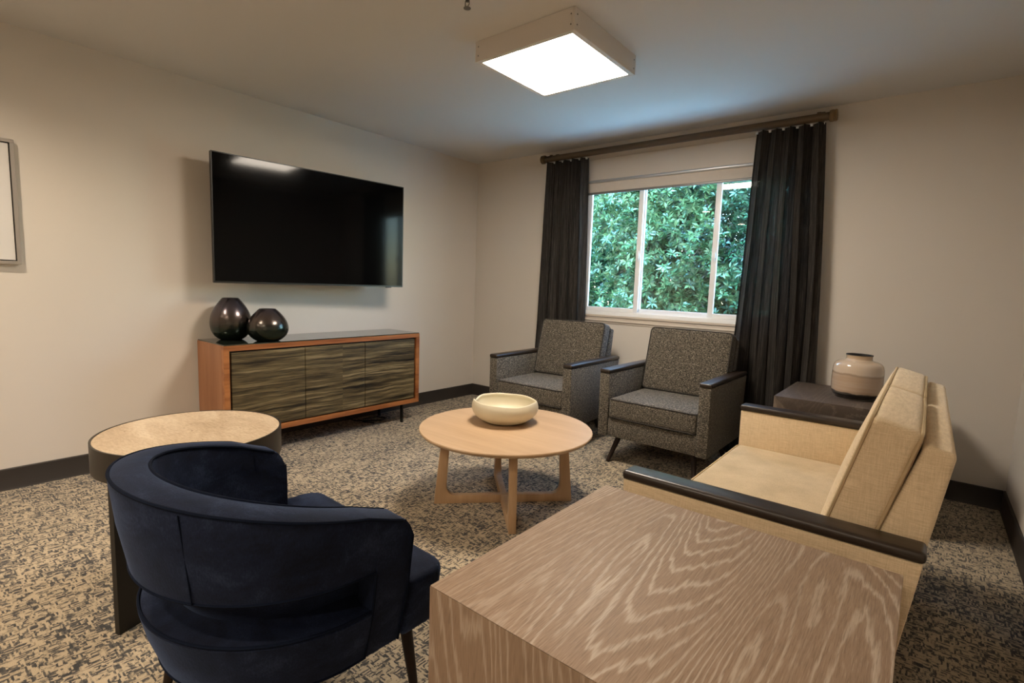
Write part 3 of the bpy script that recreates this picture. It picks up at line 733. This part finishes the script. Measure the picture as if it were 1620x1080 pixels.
for q in (NP // 2 - 11, NP // 2 + 11):
    (p, n), f = PATH[q], q / (NP - 1); zt = rimz(f) - .012
    obj('seam', tube([(p[0] + n[0] * (shell(z) + .0035), p[1] + n[1] * (shell(z) + .0035), z) for z in np.linspace(ZS + .003, zt, 9)], .0016, 6), M['velvet_pipe'], bc)
for sx in (-1, 1):
    for y0, y1 in ((.215, .245), (-.20, -.24)):
        obj('leg', leg_taper((sx * .245, y0, ZB0 + .01), (sx * .265, y1, 0), .020, .012), M['leg_wood'], bc)

# ------------------------------------------------------------------ outside
def leaf_mat(name, lo, mid, hi):
    t = NT(name); t.set(rough=.38, spec=.5)
    g = t.n.new('ShaderNodeNewGeometry'); n = t.noise(t.coords((2, 2, 2)), 1, 2)
    v = t.math('ADD', t.math('MULTIPLY', g.outputs['Random Per Island'], .6), t.math('MULTIPLY', n, .4))
    c = t.ramp(v, [(.15, lo), (.5, mid), (.85, hi)]); t.color(c)
    tr = t.n.new('ShaderNodeBsdfTranslucent'); t.l.new(c, tr.inputs[0]); mx = t.n.new('ShaderNodeMixShader'); mx.inputs[0].default_value = .3
    t.l.new(t.b.outputs[0], mx.inputs[1]); t.l.new(tr.outputs[0], mx.inputs[2]); t.l.new(mx.outputs[0], t.out.inputs[0]); return t.m
LM = [leaf_mat('leaf_bright', (.024, .062, .026), (.062, .130, .045), (.16, .235, .095)), leaf_mat('leaf_mid', (.010, .038, .018), (.022, .075, .032), (.050, .125, .058)),
      leaf_mat('leaf_dark', (.006, .024, .014), (.011, .042, .022), (.022, .066, .034))]
bark = wood('bark', (.10, .085, .07), (.24, .21, .18), 'z', .9, 1, 6)
def foliage_mesh(centres, seed, leaf=.09, nl=7, wid=.34):
    """whorls of pointed leaves around twig ends"""
    rg = np.random.default_rng(seed); n = len(centres) * nl
    C = np.repeat(np.asarray(centres), nl, 0)
    axis = rg.normal(size=(len(centres), 3)) * .55 + np.array([0, -.45, .5]); axis /= np.linalg.norm(axis, axis=1, keepdims=True)
    A = np.repeat(axis, nl, 0)
    ref = np.tile(np.array([[.3, .2, .93]]), (n, 1)); U = np.cross(A, ref); U /= np.linalg.norm(U, axis=1, keepdims=True); V = np.cross(A, U)
    ang = np.tile(np.arange(nl) * 2 * np.pi / nl, len(centres)) + rg.uniform(0, .9, n)
    d = U * np.cos(ang)[:, None] + V * np.sin(ang)[:, None] + A * rg.uniform(.05, .55, n)[:, None]; d /= np.linalg.norm(d, axis=1, keepdims=True)
    s = np.cross(A, d); s /= np.maximum(1e-6, np.linalg.norm(s, axis=1, keepdims=True)); up_ = np.cross(d, s)
    L = (leaf * rg.uniform(.65, 1.2, n))[:, None]; Wd = L * wid * .5
    p0 = C + d * L * .08; p1 = C + d * L * .55 + s * Wd + up_ * L * .06; p2 = C + d * L - up_ * L * .12; p3 = C + d * L * .55 - s * Wd + up_ * L * .06; pm = C + d * L * .55
    co = np.stack([p0, p1, p2, p3, pm], 1).reshape(-1, 3)
    base = np.arange(n)[:, None] * 5
    tri = np.concatenate([base + np.array([0, 4, 1]), base + np.array([1, 4, 2]), base + np.array([2, 4, 3]), base + np.array([3, 4, 0])], 1).reshape(-1, 3)
    me = bpy.data.meshes.new('foliage'); me.vertices.add(len(co)); me.vertices.foreach_set('co', co.ravel())
    me.loops.add(tri.size); me.loops.foreach_set('vertex_index', tri.ravel().astype(np.int32))
    me.polygons.add(len(tri)); me.polygons.foreach_set('loop_start', np.arange(0, tri.size, 3, dtype=np.int32)); me.polygons.foreach_set('loop_total', np.full(len(tri), 3, dtype=np.int32))
    me.update(calc_edges=True); me.validate(); return me
def plant(name, label, cat, loc, blobs, nwh, mat, seed, leaf=.09, trunk=None, nl=7, group='trees and shrubs beyond the window'):
    t = thing(name, label, cat, loc, group=group); rg = np.random.default_rng(seed); cs = []
    vol = np.array([bb[3] * bb[4] * bb[5] for bb in blobs]) ** .67; cnt = (vol / vol.sum() * nwh).astype(int)
    for bb, k in zip(blobs, cnt):
        d = rg.normal(size=(k, 3)); d /= np.linalg.norm(d, axis=1, keepdims=True); r = rg.uniform(.45, 1.05, k) ** .6
        lump = 1 + .22 * np.sin(d[:, 0] * 7 + seed) * np.sin(d[:, 2] * 6 + 1) + .12 * np.sin(d[:, 1] * 11)
        cs.append(np.array(bb[:3]) + d * (r * lump)[:, None] * np.array(bb[3:6]))
    cs = np.concatenate(cs); cs = cs[cs[:, 2] > .03]
    o = obj('foliage', foliage_mesh(cs, seed, leaf, nl), mat, t, smooth=False); tag(o, kind='stuff')
    if trunk:
        h, r = trunk; rg2 = random.Random(seed)
        obj('trunk', tube([(rg2.uniform(-.03, .03) * k, rg2.uniform(-.03, .03) * k, h * k / 6) for k in range(7)], r, 12, r1=r * .55), bark, t)
        for k in range(7):
            bb = blobs[k % len(blobs)]; z = h * (.35 + .08 * k); e = Vector((bb[0] + rg2.uniform(-.5, .5) * bb[3], bb[1] + rg2.uniform(-.5, .5) * bb[4], max(z + .3, bb[2] + rg2.uniform(-.3, .5) * bb[5])))
            s0 = Vector((0, 0, z)); obj('branch', tube([s0, s0.lerp(e, .5) + Vector((0, 0, .08)), e], r * .3, 7, r1=r * .07), bark, t)
    return t
gm = NT('garden_ground'); gm.set(rough=.95)
gm.color(gm.ramp(gm.noise(gm.coords((3, 3, 3)), 1, 5, .6), [(.35, (.10, .12, .06)), (.65, (.26, .27, .20))]))
tag(obj('ground', box(-14, 16, 2.6, 16, -.55, -.45), gm.m, smooth=False), kind='structure')
pv = paint('pale_bounce_strip', (.72, .72, .71), .85)
tag(obj('bounce_strip', box(-14, 16, .15, 2.6, -.53, -.43), pv, smooth=False), kind='structure')  # unseen pale strip, added to bounce daylight up onto the ceiling
G = -.45
plant('broadleaf_shrub', 'bright whorled-leaf shrub filling the middle window pane', 'shrub', (.55, 3.1, G),
      [(0, 0, 1.1, .95, .65, 1.1), (.35, -.1, 2.1, .85, .6, .85), (-.4, .1, 2.7, .8, .6, .7), (.7, .1, 1.0, .7, .6, .9), (.2, .2, 3.2, .8, .6, .6)], 3300, LM[0], 11, .105, (2.6, .05), 8)
plant('leafy_branch_shrub', 'green shrub with drooping leafy branches in the left window pane', 'shrub', (-.95, 3.0, G),
      [(0, 0, .7, .8, .6, .75), (.30, -.2, 1.65, .42, .35, .42), (-.3, 0, 1.3, .6, .5, .5), (.45, -.25, 1.15, .35, .3, .3)], 1500, LM[0], 12, .105, (1.6, .04), 8)
plant('shade_tree', 'darker tree with a grey trunk behind the left window pane', 'tree', (-1.85, 4.6, G),
      [(0, .3, 3.3, 1.3, .8, 1.2), (1.0, .2, 2.6, 1.0, .7, 1.0), (-.9, .2, 2.3, 1.1, .7, 1.2), (.2, .7, 1.3, 1.5, .5, 1.0)], 3000, LM[1], 13, .10, (4.2, .13))
plant('shade_shrub', 'dense dark green shrub behind the right window pane', 'shrub', (2.05, 3.3, G),
      [(0, 0, 1.0, .9, .6, 1.0), (.1, .1, 2.2, .9, .6, 1.0), (.7, .1, 1.6, .9, .6, 1.4), (-.1, .2, 3.2, .9, .6, .8)], 2600, LM[1], 14, .10, (2.8, .05))
plant('garden_tree', 'tall dark tree rising behind the shrub in the middle window pane', 'tree', (.4, 5.8, G),
      [(0, 0, 2.2, 2.0, .8, 1.6), (.5, .2, 4.0, 2.0, .9, 1.4), (-1.6, .1, 3.6, 1.6, .9, 1.6), (1.9, .1, 2.5, 1.5, .8, 1.9)], 4200, LM[2], 15, .12, (4.5, .12))
plant('garden_tree', 'dark evergreen tree furthest left beyond the window', 'tree', (-3.9, 5.6, G),
      [(0, 0, 2.0, 1.8, .8, 1.8), (.3, .1, 4.0, 1.8, .8, 1.5), (-1.4, 0, 3.0, 1.4, .8, 1.8), (1.2, 0, 1.2, 1.2, .6, 1.2)], 3600, LM[2], 16, .12, (4.6, .14))
plant('garden_tree', 'broad dark tree furthest right beyond the window, behind the curtain', 'tree', (3.6, 6.2, G),
      [(0, 0, 2.0, 2.0, .9, 2.0), (.2, .1, 4.2, 2.0, .9, 1.6), (-1.6, 0, 3.2, 1.5, .8, 1.8)], 2600, LM[2], 17, .13, (4.6, .14))
plant('hedge', 'tall dark hedge closing the view behind all the trees', 'hedge', (-.6, 8.2, G),
      [(x_, .2 * math.sin(x_ * 3), z_, 1.5, .6, 1.3) for x_ in (-6, -4.2, -2.4, -.6, 1.2, 3, 4.8) for z_ in (1.1, 3.0, 4.9)], 9000, LM[2], 18, .24)
